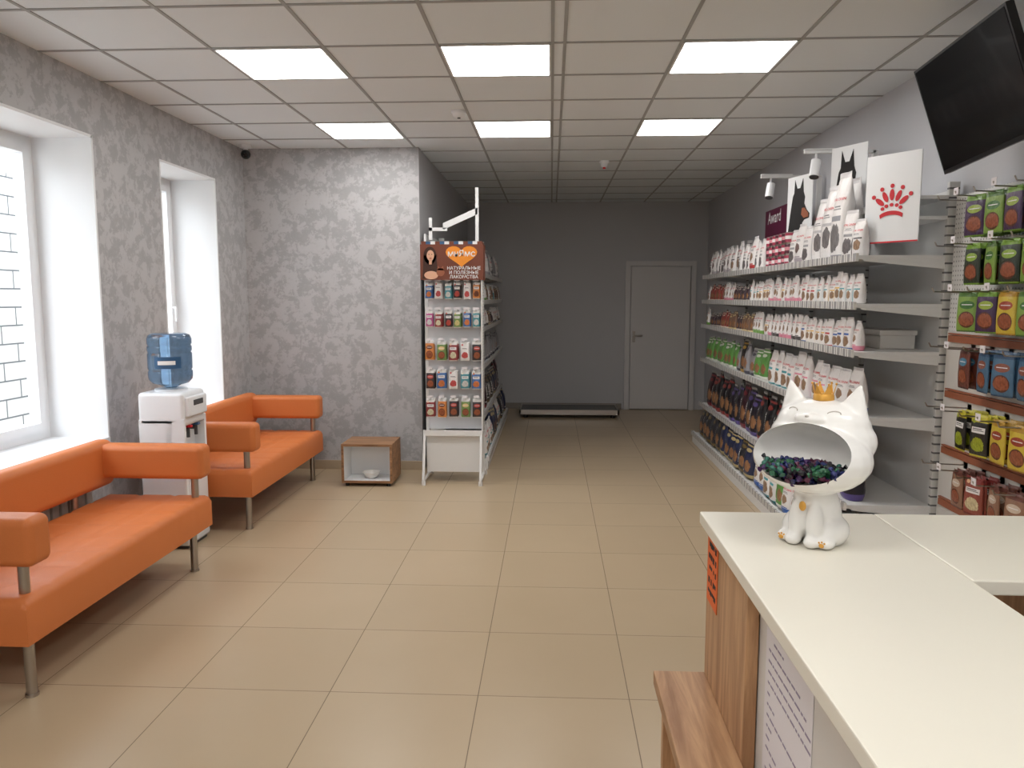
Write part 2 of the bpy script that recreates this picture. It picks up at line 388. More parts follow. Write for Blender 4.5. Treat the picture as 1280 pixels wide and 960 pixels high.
# ------------------------------------------------------------ sofas
def seat(m,x0,x1,y0,y1,z0,z1,nx,ny,sub=6):
    t=bmesh.new(); NX,NY=nx*sub,ny*sub; R=.035
    def H(x,y,i,j):
        d=min(x-x0,x1-x,y-y0,y1-y); z=z1
        if d<R: z-=R-math.sqrt(max(0,R*R-(R-d)**2))
        fx=(i/sub)%1; fy=(j/sub)%1
        gx=min(fx,1-fx) if 0<i<NX else .5; gy=min(fy,1-fy) if 0<j<NY else .5
        g=min(gx,gy)*2
        z-=.007*math.exp(-(g/.13)**2)
        if gx<.01 and gy<.01: z-=.008
        return z
    ex=lambda a,b,i,N:(a+(b-a)*i/N)
    G=[]
    xs=[x0,x0+.008]+[ex(x0,x1,i,NX) for i in range(1,NX)]+[x1-.008,x1]
    ys=[y0,y0+.008]+[ex(y0,y1,j,NY) for j in range(1,NY)]+[y1-.008,y1]
    ii=[0,.3]+list(range(1,NX))+[NX-.3,NX]; jj=[0,.3]+list(range(1,NY))+[NY-.3,NY]
    for a,x in enumerate(xs): G.append([t.verts.new((x,y,H(x,y,ii[a],jj[b]))) for b,y in enumerate(ys)])
    for a in range(len(xs)-1):
        for b in range(len(ys)-1): t.faces.new((G[a][b],G[a+1][b],G[a+1][b+1],G[a][b+1]))
    bd=[G[a][0] for a in range(len(xs))]+[G[-1][b] for b in range(1,len(ys))]+[G[a][-1] for a in range(len(xs)-2,-1,-1)]+[G[0][b] for b in range(len(ys)-2,0,-1)]
    lo=[t.verts.new((v.co.x,v.co.y,z0)) for v in bd]
    for i in range(len(bd)):
        j=(i+1)%len(bd); t.faces.new((bd[j],bd[i],lo[i],lo[j]))
    t.faces.new(lo)
    bmesh.ops.recalc_face_normals(t,faces=t.faces)
    m.add(t,0)
L=1.66
so=root('sofa','orange leatherette two-seat waiting sofa with chrome legs','sofa',(0,0,0),'orange waiting room sofas')
m=M(); seat(m,.06,.70,0,L,.25,.437,3,8,8); m.done('seat',ORANGE,parent=so,wn=False)
M().box(0,.12,0.0,L,.50,.775,0,.045,5).done('backrest',ORANGE,parent=so)
for y in (.03,L-.14):
    M().box(.02,.715,y,y+.14,.555,.755,0,.035,5).done('armrest',ORANGE,parent=so)
for y in (.09,L-.12):
    M().cyl((.635,y,0.006),(.635,y,.252),.021).cyl((.635,y,0),(.635,y,.012),.026).done('leg',CHROME,parent=so)
    M().cyl((.11,y,0.006),(.11,y,.252),.021).cyl((.11,y,0),(.11,y,.012),.026).done('leg',CHROME,parent=so)
    yy=.09 if y<1 else L-.07
    M().cyl((.635,yy,.42),(.635,yy,.565),.021).done('arm_support',CHROME,parent=so)
for y in (.35,L-.35): M().cyl((.07,y,.42),(.07,y,.52),.018).done('back_support',CHROME,parent=so)
so.location=(-2.75,2.80,0)
s2=dup(so,(-2.75,5.09,0)); s2['label']='orange leatherette sofa beside the water cooler, chrome legs'
so['label']='orange leatherette sofa under the window, quilted seat and chrome legs'

def radiator(y0,y1):
    r=root('radiator','white ribbed radiator under the window sill','radiator',(-2.79,(y0+y1)/2,.12))
    n=int((y1-y0)/.08)
    m=M()
    for i in range(n): m.box(-2.822,-2.765,y0+i*.08+.006,y0+i*.08+.07,.12,.62,0,.015,2)
    m.box(-2.81,-2.78,y0,y1,.15,.19).box(-2.81,-2.78,y0,y1,.55,.59); m.done('body',RADM,parent=r)
    M().cyl((-2.795,y1,.17),(-2.795,y1+.12,.17),.012).cyl((-2.795,y1+.12,.17),(-2.795,y1+.12,0),.012).done('pipe',RADM,parent=r)
radiator(3.4,4.5)

# ------------------------------------------------------------ water cooler
r=root('water_cooler','white floor-standing water cooler between two orange sofas','water cooler',(-2.46,4.86,0))
m=M().box(-2.62,-2.32,4.71,5.02,.02,.60,0,.02).box(-2.62,-2.32,4.71,5.02,.80,1.02,0,.025).box(-2.62,-2.39,4.71,5.02,.55,.85,0,.01)
m.box(-2.45,-2.32,4.71,4.735,.55,.85,0,.004).box(-2.45,-2.32,4.995,5.02,.55,.85,0,.004)
m.lathe([(.10,0),(.10,.015),(.06,.02)],(-2.47,4.865,1.018),0,28)
m.done('body',PVC,parent=r)
M().box(-2.325,-2.295,4.735,4.995,.86,.99,0,.012).done('front_panel',PVC,parent=r)
M().box(-2.297,-2.292,4.80,4.93,.93,.965,0,.001).done('display',DGREY,parent=r)
M().box(-2.39,-2.31,4.74,4.99,.60,.62,0,.006).done('drip_tray',DGREY,parent=r)
for y,mm in ((4.81,CRED),(4.92,LABELB)):
    M().cyl((-2.40,y,.77),(-2.34,y,.77),.014,0).cyl((-2.345,y,.78),(-2.345,y,.72),.011,0).box(-2.37,-2.32,y-.016,y+.016,.785,.8,1,.003).done('tap',[DGREY,mm],parent=r)
M().box(-2.60,-2.34,4.73,5.0,0,.03,0).done('foot',DGREY,parent=r)
M().box(-2.322,-2.316,4.74,4.99,.06,.56,0,.002).done('door',PVC,parent=r)
cx,cy,zb=-2.47,4.865,1.02
r=root('water_bottle','large translucent blue water bottle upside down on the cooler','water bottle',(cx,cy,zb))
pr=[(.03,.01),(.034,.02),(.06,.035),(.11,.05),(.132,.075),(.135,.10),(.135,.125),(.128,.135),(.135,.145),(.135,.24),(.128,.25),(.135,.26),(.135,.285),(.128,.295),(.135,.305),(.135,.335),(.125,.36),(.10,.372),(.03,.368)]
M().lathe(pr,(cx,cy,zb),0,48).done('bottle',WATER,parent=r,wn=False,sharp=70)
M().lathe([(.1365,.15),(.1365,.225)],(cx,cy,zb),0,30,math.radians(-105),math.radians(-35)).done('label_wrap',LABELB,parent=r,wn=False)
M().lathe([(.1372,.175),(.1372,.20)],(cx,cy,zb),0,30,math.radians(-95),math.radians(-50)).done('label_stripe',WPRINT,parent=r,wn=False)

# ------------------------------------------------------------ wooden cube stand with bowl
r=root('display_cube','wood-grain open cube stand with white interior on the floor','cube stand',(-1.57,6.63,0))
x0,x1,y0,y1=-1.795,-1.355,6.42,6.80
M().box(x0,x1,y0,y1,.35,.37,0,.001).box(x0,x1,y0,y1,.03,.05,0,.001).box(x0,x0+.02,y0,y1,.05,.35,0).box(x1-.02,x1,y0,y1,.05,.35,0).done('shell',OAKX,parent=r,smooth=False)
M().box(x0+.02,x1-.02,y1-.14,y1-.12,.05,.35).box(x0+.02,x0+.024,y0+.01,y1-.12,.05,.35).box(x1-.024,x1-.02,y0+.01,y1-.12,.05,.35).box(x0+.02,x1-.02,y0+.01,y1-.12,.346,.35).box(x0+.02,x1-.02,y0+.01,y1-.12,.05,.054).done('lining',WHITE,parent=r,smooth=False)
for a in (x0+.04,x1-.04):
    for b in (y0+.04,y1-.04): M().cyl((a,b,0),(a,b,.032),.018).done('foot',BLACK,parent=r)
m=M().lathe([(.035,0),(.04,.004),(.05,.01),(.075,.045),(.08,.055),(.076,.055),(.07,.044),(.045,.012),(.001,.01)],(-1.56,6.53,.054),0,32)
tag(m.done('bowl',CERAM,wn=False),'small white bowl inside the wooden cube stand','bowl')

# ------------------------------------------------------------ floor scale
r=root('platform_scale','low grey platform scale with metal rim on the floor','scale',(.25,10.55,0))
M().box(-.40,.90,10.3,10.85,.075,.11,0,.004).done('platform',RUBBER,parent=r,smooth=False)
M().box(-.42,.92,10.28,10.30,.05,.115).box(-.42,.92,10.85,10.87,.05,.115).box(-.42,-.40,10.28,10.87,.05,.115).box(.90,.92,10.28,10.87,.05,.115).done('rim',CHROME,parent=r,smooth=False)
for a in (-.34,.84):
    for b in (10.36,10.8): M().cyl((a,b,0),(a,b,.08),.03).done('foot',BLACK,parent=r)

# ------------------------------------------------------------ packaging types
def lerp(tab,t):
    for (a,va),(b,vb) in zip(tab,tab[1:]):
        if t<=b: return va+(vb-va)*(t-a)/(b-a) if b>a else vb
    return tab[-1][1]
STAND=[(0,.78),(.06,.95),(.3,1),(.6,.8),(.85,.28),(.92,.08),(1,.05)]
FLAT=[(0,.06),(.06,.3),(.3,1),(.65,.9),(.86,.4),(.92,.08),(1,.06)]
WID=[(0,.94),(.08,1),(.5,.97),(.88,.93),(1,.95)]
LV=[0,.03,.07,.14,.24,.36,.5,.63,.75,.84,.9,.94,1]
def pouch(name,w,h,d,prof,mats,texts=()):
    n=2.6; N=20; V=[];F=[];UV=[];MI=[]
    rnd=random.Random(len(name)*7+int(w*1000)+int(h*3000))
    for sv in LV:
        a=w/2*lerp(WID,sv); b=d/2*lerp(prof,sv)
        for i in range(N):
            th=2*math.pi*(i+.5)/N; cx_,sy=math.cos(th),math.sin(th)
            x=a*math.copysign(abs(cx_)**(2/n),cx_); y=b*math.copysign(abs(sy)**(2/n),sy)
            if .1<sv<.9: y+=rnd.uniform(-1,1)*d*.02; x+=rnd.uniform(-1,1)*w*.008
            if sv>.93: y+=.006*math.sin(x/w*9)
            V.append((x,y,sv*h)); UV.append((x/w+.5,sv))
    for l in range(len(LV)-1):
        for i in range(N):
            j=(i+1)%N; F.append((l*N+i,l*N+j,(l+1)*N+j,(l+1)*N+i)); MI.append(0)
    F.append(tuple(range(N))[::-1]); MI.append(0); F.append(tuple((len(LV)-1)*N+i for i in range(N))); MI.append(0)
    for body,size,cx0,cs,mi,rot in texts:
        tv,tf=textgeo(body); b0=len(V)
        for x,y,z in tv:
            x*=size;y*=size
            if rot: x,y=-y,x
            x+=cx0; zz=cs*h+y; sv=min(.98,max(.02,zz/h)); a=w/2*lerp(WID,sv); b=d/2*lerp(prof,sv)
            q=max(0,1-min(1,abs(x)/a)**n)**(1/n)
            V.append((x,-(b*q)-.004,zz)); UV.append((.5,.5))
        for f in tf: F.append(tuple(b0+i for i in f)); MI.append(mi)
    me=bpy.data.meshes.new(name); me.from_pydata(V,[],F)
    ul=me.uv_layers.new(name='UVMap')
    for lp in me.loops: ul.data[lp.index].uv=UV[lp.vertex_index]
    for p,mi in zip(me.polygons,MI): p.material_index=mi; p.use_smooth=True
    for m in mats: me.materials.append(m)
    return me
Wh=s(232,228,226); 
T={}
def typ(key,name,cat,label,w,h,d,prof,mats,texts=()):
    T[key]=(pouch(name,w,h,d,prof,mats,texts),name,cat,label,w,h,d)
def whitebag(key,acc,w,h,d,label,txt=True,pic=s(150,120,95),hi=0):
    lay=[[('r',0,1,.0,.16,acc),('n',.5,.40,.22,.12,pic),('r',.2,.8,.17,.2,acc)],
         [('r',0,.3,.05,.5,acc),('n',.64,.3,.24,.14,pic),('r',.36,.9,.46,.50,acc)],
         [('n',.5,.24,.3,.16,pic),('r',.2,.8,.44,.50,acc),('r',.0,1,.0,.05,acc)]][hi]
    m=pack('pack_'+key,Wh,lay+[('r',.12,.88,.935,1,s(205,200,200)),('r',.3,.7,.60,.615,s(120,118,120)),('r',.25,.75,.57,.585,s(150,148,150))])
    tx=[('ROYAL CANIN',w*.125,0,.69,1,False)] if txt else []
    typ(key,'pet_food_bag','pet food bag',label,w,h,d,STAND,[m,CRED],tx)
for i,(key,acc,cn) in enumerate((('wp',s(222,140,160),'pink'),('wt',s(70,160,170),'teal'),('wb',s(60,100,170),'blue'),('wg',s(120,165,80),'green'),('wy',s(225,180,70),'yellow'),('wr',s(190,60,60),'red'),('wk',s(90,84,84),'grey'))):
    whitebag(key,acc,.10,.18,.06,'small white and %s pet food bag'%cn,hi=i%3)
    whitebag(key+'m',acc,.16,.28,.10,'white and %s pet food bag'%cn,hi=(i+1)%3)
whitebag('big1',s(150,150,155),.19,.52,.13,'tall white pet food bag with grey band',hi=2,pic=s(120,116,116))
whitebag('big2',s(190,186,188),.18,.43,.13,'tall white pet food bag',hi=1,pic=s(110,104,104))
whitebag('mid1',s(176,165,170),.145,.28,.09,'white pet food bag with pale pink band',pic=s(120,100,96))
whitebag('mid2',s(160,158,160),.13,.25,.08,'white pet food bag with silver band',hi=2,pic=s(110,104,104))
def darkbag(key,base,acc,w,h,d,label,text=None,pic=s(150,108,76)):
    m=pack('pack_'+key,base,[('r',0,1,0,.1,acc),('n',.66,.34,.24,.16,pic),('r',.0,1,.86,.9,acc),('e',.5,.76,.3,.05,acc),('r',.1,.34,.16,.2,Wh),('r',0,1,.95,1,s(170,168,165))])
    typ(key,'pet_food_bag','pet food bag',label,w,h,d,STAND,[m,WPRINT],[(text,w*.26,-w*.2,.47,1,True)] if text else ())
darkbag('dm',s(50,26,34),s(132,50,58),.21,.40,.13,'large maroon pet food bag with white lettering','PRIME')
darkbag('dk',s(32,30,34),s(150,60,56),.21,.39,.13,'large black pet food bag with white lettering','PRIME')
darkbag('dq',s(36,32,40),s(96,80,140),.20,.37,.13,'large black and purple pet food bag with white lettering','PRIME')
darkbag('dg',s(48,48,54),s(120,100,60),.20,.33,.13,'large dark grey pet food bag with white lettering','PRIME')
darkbag('db',s(40,46,76),s(190,170,120),.20,.31,.12,'large navy pet food bag')
darkbag('dy',s(168,136,70),s(60,50,30),.155,.28,.10,'yellow and black pet food bag')
darkbag('dz',s(46,42,44),s(190,150,70),.155,.28,.10,'black and yellow pet food bag')
darkbag('do',s(160,116,84),s(230,220,190),.155,.26,.10,'tan pet food bag')
darkbag('dn',s(96,150,74),s(230,230,220),.17,.27,.10,'green and white pet food bag')
darkbag('dl',s(150,148,152),s(70,68,80),.155,.27,.10,'silver grey pet food bag')
darkbag('ds',s(120,92,76),s(220,200,150),.10,.17,.06,'small brown pet food bag')
darkbag('dr',s(146,64,58),s(240,220,200),.10,.17,.06,'small red pet food bag')
darkbag('dv',s(70,54,62),s(200,190,180),.085,.145,.06,'small dark pet food bag')
def treat(key,base,l1,l2,w,h,label,d=.024,win=False):
    sh=[('r',0,1,.84,1,l2),('n',.5,.3,.34,.17,l1),('r',.14,.86,.58,.72,Wh),('r',.2,.8,.635,.65,s(60,50,50)),('r',.2,.7,.67,.69,s(60,50,50)),('e',.22,.86,.1,.05,l1),('r',.0,1,.0,.05,l2)]
    if win: sh=[('r',0,1,.86,1,l2),('e',.5,.3,.36,.2,s(90,50,34)),('n',.5,.3,.32,.16,s(150,84,56)),('e',.5,.66,.34,.1,l1),('r',.26,.74,.655,.675,Wh),('r',0,1,.0,.04,l2)]
    typ(key,'treat_pouch','pet treats',label,w,h,d,FLAT,[pack('pack_'+key,base,sh,.28)])
treat('tg',s(126,158,66),s(60,110,40),s(80,116,50),.13,.2,'green pet treat pouch hanging on a hook',win=True)
treat('tgk',s(44,54,38),s(140,170,60),s(120,160,50),.13,.2,'dark green pet treat pouch hanging on a hook',win=True)
treat('tpu',s(70,44,80),s(150,170,60),s(110,150,50),.13,.2,'purple and green pet treat pouch hanging on a hook',win=True)
treat('tb',s(76,112,140),s(140,80,60),s(50,80,112),.135,.2,'blue pet treat pouch hanging on a hook',win=True)
treat('tbr',s(112,62,50),s(70,130,160),s(80,44,36),.135,.2,'brown and teal pet treat pouch hanging on a hook',win=True)
treat('ty',s(208,182,66),s(160,70,50),s(184,142,50),.14,.2,'yellow pet treat pouch hanging on a hook',win=True)
treat('tk',s(36,34,30),s(150,160,40),s(200,190,60),.115,.2,'black and yellow pet treat pouch hanging on a hook')
treat('tn',s(150,112,90),s(210,190,170),s(110,66,56),.125,.19,'brown pet treat pouch hanging on a hook',win=True)
treat('tr',s(150,78,66),s(230,190,150),s(130,50,46),.125,.19,'red pet treat pouch hanging on a hook')
for k_,b_,c_,n_ in (('pb',s(70,110,165),s(220,120,70),'blue'),('pw',s(226,222,220),s(190,80,80),'white'),('pp',s(180,90,140),s(240,220,230),'magenta'),('po',s(205,130,70),s(110,60,40),'orange'),('pt',s(80,145,155),s(230,220,200),'teal'),('pk',s(54,46,50),s(180,70,60),'dark'),('pr',s(140,58,60),s(230,200,170),'dark red'),('pg',s(110,140,80),s(220,190,130),'green')):
    treat(k_,b_,c_,s(225,222,218),.062,.15,'narrow %s pet treat packet on the display rack'%n_,.018)
    treat(k_+'l',b_,c_,s(225,222,218),.08,.175,'%s pet treat pouch on the display rack'%n_,.026,win=(k_ in 'pkpopg'))
def canmesh():
    m=M().lathe([(.001,.0),(.034,.0),(.037,.004),(.037,.008)],(0,0,0),1,24).lathe([(.0365,.008),(.0365,.075)],(0,0,0),0,24).lathe([(.0365,.03),(.0368,.03),(.0368,.055),(.0365,.055)],(0,0,0),2,24).lathe([(.037,.075),(.037,.079),(.033,.081),(.032,.078),(.001,.078)],(0,0,0),1,24)
    return m
cans=[]
for i,(a,b) in enumerate(((s(170,60,84),s(235,230,228)),(s(90,36,50),s(220,150,160)))):
    o=canmesh().done('food_can',[mat('can_body_%d'%i,a,.35,var=.1),CHROME,mat('can_band_%d'%i,b,.4,var=.05)],origin=(0,0,0),wn=False); me=o.data; bpy.data.objects.remove(o); cans.append(me)
def put(key,x,y,z,rot,group,extra=None,tilt=0,sc=None):
    me,name,cat,label=T[key][:4]
    o=bpy.data.objects.new(name,me); COL.objects.link(o); o.location=(x,y,z); o.rotation_euler=(tilt,0,rot)
    if sc: o.scale=sc
    tag(o,label+(' '+extra if extra else ''),cat,group); return o
RW=math.radians(-90); LW=math.radians(90)

# ------------------------------------------------------------ shelving units
UL=1.08; SH=[.45,.95,1.32,1.585,1.85]
su=root('shelving_unit','white metal shop shelving unit with price rails','shelving unit',(0,0,0))
M().box(-.035,-.02,.02,UL,.1,2.2).done('back_panel',METALW,parent=su,smooth=False)
M().box(-.06,-.005,0,.028,0,2.24,0,.002).done('upright',SLOT,parent=su,smooth=False)
M().box(-.60,-.02,.003,UL-.003,.0,.11,0,.004).box(-.60,-.585,.003,UL-.003,.1,.13,0).done('base',METALW,parent=su,smooth=False)
for z in SH:
    m=M().box(-.52,-.06,.004,UL-.004,z-.022,z,0,.002)
    for y in (.006,UL-.010): m.prism([(-.50,y,z-.02),(-.06,y,z-.02),(-.06,y,z-.075),(-.49,y,z-.032)],(0,.004,0))
    m.done('shelf',METALW,parent=su,smooth=False)
    M().box(-.535,-.52,.004,UL-.004,z-.032,z+.012,0).done('price_rail',RAILM,parent=su,smooth=False)
M().box(-.615,-.60,.004,UL-.004,.085,.13,0).done('price_rail',RAILM,parent=su,smooth=False)
XW=2.2; YS=4.35
for i in range(4):
    u=su if i==0 else dup(su)
    u.location=(XW,YS+i*UL,0); u['group']='stocked wall shelving units'
for z in (2.06,2.17): 
    M().box(-.24,-.05,.004,UL-.004,z-.02,z,0,.002).box(-.25,-.24,.004,UL-.004,z-.03,z+.01,0).done('upper_shelf',METALW,parent=su,smooth=False)
su['label']='white metal shelving unit, partly empty, with narrow upper shelves'
M().box(-.06,-.005,UL-.02,UL+.008,0,2.24).done('upright',SLOT,parent=[o for o in bpy.data.objects if o.name.startswith('shelving_unit')][-1],smooth=False)
src=[o for o in bpy.data.objects if o.name.startswith('shelving_unit')][1]
for i in range(3):
    u=dup(src,(-1.19,8.2+i*UL,0),math.pi); u['label']='white metal shelving unit along the corridor wall'; u['group']='corridor shelving units'

def fill(keys,ya,yb,z,xf,rot,group,gap=.002):
    y=ya
    while True:
        k=keys(y) ; w,h,d=T[k][4:7]
        if y+w>yb: break
        dx=(d/2+.012); sz=random.uniform(.88,1.06); wz=random.uniform(.95,1.0)
        x=xf+dx if rot==RW else xf-dx
        put(k,x+random.uniform(0,.02),y+w/2,z,rot+random.uniform(-.12,.12),group,sc=(wz,1,sz))
        y+=w*.97+gap+random.random()*.004
rc=random.choice
XF=1.69
def runs(keys,lo,hi):
    st={'k':rc(keys),'n':0}
    def f(y):
        if st['n']<=0: st['k']=rc(keys); st['n']=random.randint(lo,hi)
        st['n']-=1; return st['k']
    return f
YE=YS+4*UL-.04
fill(runs(['mid1','mid2','mid1','wrm','mid2','wkm'],1,2),6.45,YE,1.852,XF,RW,'white bags on the top shelf')
for i in range(7):
    for k in range(3):
        for xx in (1.75,1.835):
            o=bpy.data.objects.new('food_can',cans[(i+k)%2]); COL.objects.link(o); o.location=(xx,5.83+i*.082,1.852+k*.0815); tag(o,'small pink pet food can in a stack','food can','cans on the top shelf')
for y,k in ((5.72,'mid2'),(5.57,'mid1'),(5.42,'mid2')): put(k,XF+.07,y,1.852,RW+.1,'white bags on the top shelf')
put('big2',XF+.10,5.24,1.852,RW+.15,'tall bags on the top shelf',sc=(.9,1,.95))
put('big2',XF+.09,5.05,1.852,RW+.1,'tall bags on the top shelf',sc=(.95,1,1.08))
put('big1',XF+.23,5.12,1.852,RW+.2,'tall bags on the top shelf')
put('big1',XF+.09,4.87,1.852,RW+.15,'tall bags on the top shelf',sc=(.85,1,1))
put('mid2',XF+.07,4.68,1.852,RW+.35,'white bags on the top shelf',sc=(.9,1,1.1))
put('wkm',XF+.06,4.52,1.852,RW+.2,'white bags on the top shelf',sc=(.7,.8,.75))
fill(runs(['wp','wr','wp','wt','wy','wk'],1,3),4.42,6.9,1.587,XF,RW,'small white bags on a shelf')
fill(runs(['ds','dr','wp','wr','dv'],2,4),6.9,YE,1.587,XF,RW,'small bags on a shelf')
fill(runs(['wp','wr','wy','wb','wk'],1,3),4.42,6.4,1.322,XF,RW,'small white bags on the middle shelf')
fill(runs(['ds','dr','dv','wg','dv'],2,4),6.4,YE,1.322,XF,RW,'small bags on the middle shelf')
fill(runs(['wym','wbm','wpm','wtm','wrm'],1,2),4.42,6.3,.952,XF,RW,'white bags on a shelf')
fill(runs(['dy','dn','do','dz','dl','dz'],1,3),6.3,YE,.952,XF,RW,'coloured bags on a shelf')
fill(runs(['dm','dk','dq','dk'],1,3),4.42,YE,.452,XF,RW,'large dark bags on a low shelf')
fill(runs(['wtm','dn','wbm','dn'],1,2),4.42,6.3,.132,1.60,RW,'bags on the base shelf')
fill(runs(['dg','db','dq'],1,3),6.3,YE,.132,1.60,RW,'large bags on the base shelf') if False else fill(runs(['dg','db'],1,3),6.3,YE,.132,1.60,RW,'large bags on the base shelf')
r=root('storage_box','white lidded cardboard box on an empty shelf','box',(2.02,4.75,1.322))
M().box(1.92,2.12,4.6,4.9,1.322,1.42,0,.003).done('body',PANW,parent=r,smooth=False)
M().box(1.912,2.128,4.592,4.908,1.40,1.43,0,.003).done('lid',PANW,parent=r,smooth=False)
XC=-1.19+.51
for z,ks in ((.132,['db','dg','wtm']),(.452,['dm','dg','db']),(.952,['dl','do','wkm','dl']),(1.322,['ds','wk','wb','dv']),(1.587,['ds','wg','wr','wt']),(1.852,['dl','mid2','mid1'])):
    fill(runs(ks,2,3),7.17,10.3,z,XC if z>.2 else XC+.08,LW,'bags on the corridor shelves',gap=.012)

# ------------------------------------------------------------ boards and signs
def board(name,label,p0,p1,z0,z1,cat='sign'):
    p0=Vector((p0[0],p0[1],0)); p1=Vector((p1[0],p1[1],0)); w_=(p1-p0).length; ang=math.atan2((p1-p0).y,(p1-p0).x)
    e=root(name,label,cat,(0,0,0)); e.location=((p0.x+p1.x)/2,(p0.y+p1.y)/2,z0); e.rotation_euler=(0,0,ang)
    M().box(-w_/2,w_/2,0,.006,0,z1-z0,0).done('board',WHITE,parent=e,smooth=False)
    return e,w_,z1-z0
e,w_,h_=board('crown_sign','white sign with a red crown emblem above the shelves',(1.77,4.53),(1.95,4.27),1.92,2.40)
m=M()
cx,cz=0,h_*.46
for i in range(5):
    a=math.radians(142-26*i); dx,dz=math.cos(a),math.sin(a)
    for rr,ln,wd in ((.088,.031,.0135),(.136,.0115,.0115)):
        q=[]
        for k in range(14):
            b=2*math.pi*k/14; l,t=ln*math.cos(b),wd*math.sin(b)
            q.append((cx+(dx*(rr+l)+dz*t)*1.0,-.001,cz-.05+(dz*(rr+l)-dx*t)))
        m.prism(q,(0,-.002,0))
for k in range(5):
    a=math.radians(150-30*k); px,pz=cx+.055*math.cos(a)*1.1,cz-.052+.036*math.sin(a)
    m.prism([(px+.011*math.cos(b),-.001,pz+.010*math.sin(b)) for b in [math.pi*2*q_/12 for q_ in range(12)]],(0,-.002,0))
arc=[(cx+.075*math.cos(math.radians(t)),-.001,cz-.082+.034*math.sin(math.radians(t))) for t in range(155,24,-10)]+[(cx+.070*math.cos(math.radians(t)),-.001,cz-.100+.030*math.sin(math.radians(t))) for t in range(25,156,10)]
m.prism(arc,(0,-.002,0))
m.done('emblem',CRED,parent=e,smooth=False)
M().box(-w_/2,w_/2,-.003,-.001,.0,.008).done('red_edge',CRED,parent=e,smooth=False)
def dogposter(p0,p1,z0,z1):
    e,w_,h_=board('dog_poster','white poster board showing a black and tan dog head',p0,p1,z0,z1,'poster')
    pts=[(-.30,.55),(-.27,.66),(-.22,.72),(-.2,.97),(-.1,.80),(.02,.80),(.12,.97),(.16,.72),(.22,.62),(.2,.50),(.30,.38),(.42,.30),(.40,.22),(.22,.20),(.14,.14),(.2,0),(-.42,0),(-.36,.3)]
    M().prism([(x*w_,-.001,z*h_*.6+h_*.38) for x,z in pts],(0,-.0015,0)).done('printed_dog',INKB,parent=e,smooth=False)
    M().prism([(x*w_,-.003,z*h_*.6+h_*.38) for x,z in [(.12,.42),(.22,.42),(.38,.31),(.38,.24),(.2,.23),(.1,.3)]],(0,-.001,0)).done('printed_muzzle',TERRA,parent=e,smooth=False)
dogposter((1.86,5.36),(1.99,5.10),1.87,2.60)
dogposter((1.82,6.17),(1.91,5.87),1.87,2.53)
r=root('header_sign','maroon header sign with pale lettering above the shelves','sign',(2.02,6.95,2.1))
M().box(2.015,2.025,6.45,7.5,2.1,2.42).done('board',MAROON,parent=r,smooth=False)
M().text('Award',.15,Matrix.Translation((2.012,7.2,2.34))@Matrix.Rotation(RW,4,'Z')@FY).done('lettering',PAPER,parent=r,smooth=False)
M().box(2.025,2.17,6.55,6.57,2.1,2.12).box(2.025,2.17,7.33,7.35,2.1,2.12).done('bracket',METALW,parent=r,smooth=False)
def arm(y):
    r=root('spotlight_arm','white display arm with a small hanging spotlight','spotlight',(2.17,y,2.24),'spotlight arms above the shelves')
    M().box(2.15,2.185,y-.015,y+.015,2.24,2.6).done('post',METALW,parent=r,smooth=False)
    M().box(1.70,2.17,y-.015,y+.015,2.585,2.605).box(1.70,1.95,y-.02,y+.02,2.607,2.615).done('arm',METALW,parent=r,smooth=False)
    M().cyl((1.78,y,2.585),(1.78,y,2.54),.008).cyl((1.765,y-.02,2.43),(1.785,y+.005,2.54),.034,0,24,.034).done('lamp_head',PVC,parent=r)
    M().cyl((1.764,y-.022,2.424),(1.765,y-.02,2.43),.030,0,24).done('lens',DGREY,parent=r)
arm(5.43); arm(6.51)

# ------------------------------------------------------------ pegboard wall rack
PY0,PY1=3.0,4.33
r=root('pegboard_rack','white perforated wall rack with rows of hooks holding treats','pegboard rack',(2.2,3.67,0))
M().box(2.17,2.19,PY0,PY1,1.44,2.16).done('panel',PERF,parent=r,smooth=False)
M().box(2.165,2.19,PY0,PY1,.3,1.44).done('lower_panel',PANW,parent=r,smooth=False)
M().box(2.13,2.165,PY0,PY0+.03,0,2.2,0).done('upright',SLOT,parent=r,smooth=False)
for z in (1.40,1.10,.79,.5): M().box(2.15,2.17,PY0,PY1-.04,z-.018,z+.018).box(2.15,2.168,PY0,PY1-.04,z+.022,z+.03).done('slat',TERRA,parent=r,smooth=False)
M().box(1.9,2.2,PY0,PY1,0,.12).done('base',METALW,parent=r,smooth=False)
rowsP=[(2.10,['tg','tpu','tg','tpu','tg']),(1.87,['tg','tgk','tg','tgk','tg']),(1.64,['tgk','tg','tpu','ty','tg']),(1.36,['tbr','tbr','tb','tb','tb']),(1.05,['tk','tk','tk','ty','ty']),(.75,['tn','tn','tr','tn','tn'])]
ys=[4.06,3.89,3.73,3.57,3.41]
for z,ks in rowsP:
    for i,y in enumerate(ys):
        M().cyl((2.17,y,z),(1.95,y,z+.01),.0035,0,8).cyl((1.95,y,z+.01),(1.94,y,z+.03),.0035,0,8).box(2.165,2.175,y-.02,y+.02,z-.02,z+.02).done('hook',CHROME,parent=r,wn=False)
        if i==0: continue
        k=ks[i]; h=T[k][5]
        for n in range(4):
            put(k,2.04+n*.03,y+random.uniform(-.008,.008),z-h+.012,RW+random.uniform(-.15,.4),'treat pouches on the wall rack',sc=(.95,1,1))
        if i%2==1:
            o=M().box(1.943,1.945,y-.02,y+.02,z+.012,z+.045).done('price_tag',PAPER,smooth=False); tag(o,'small white price tag on a display hook','price tag','price tags on hooks')

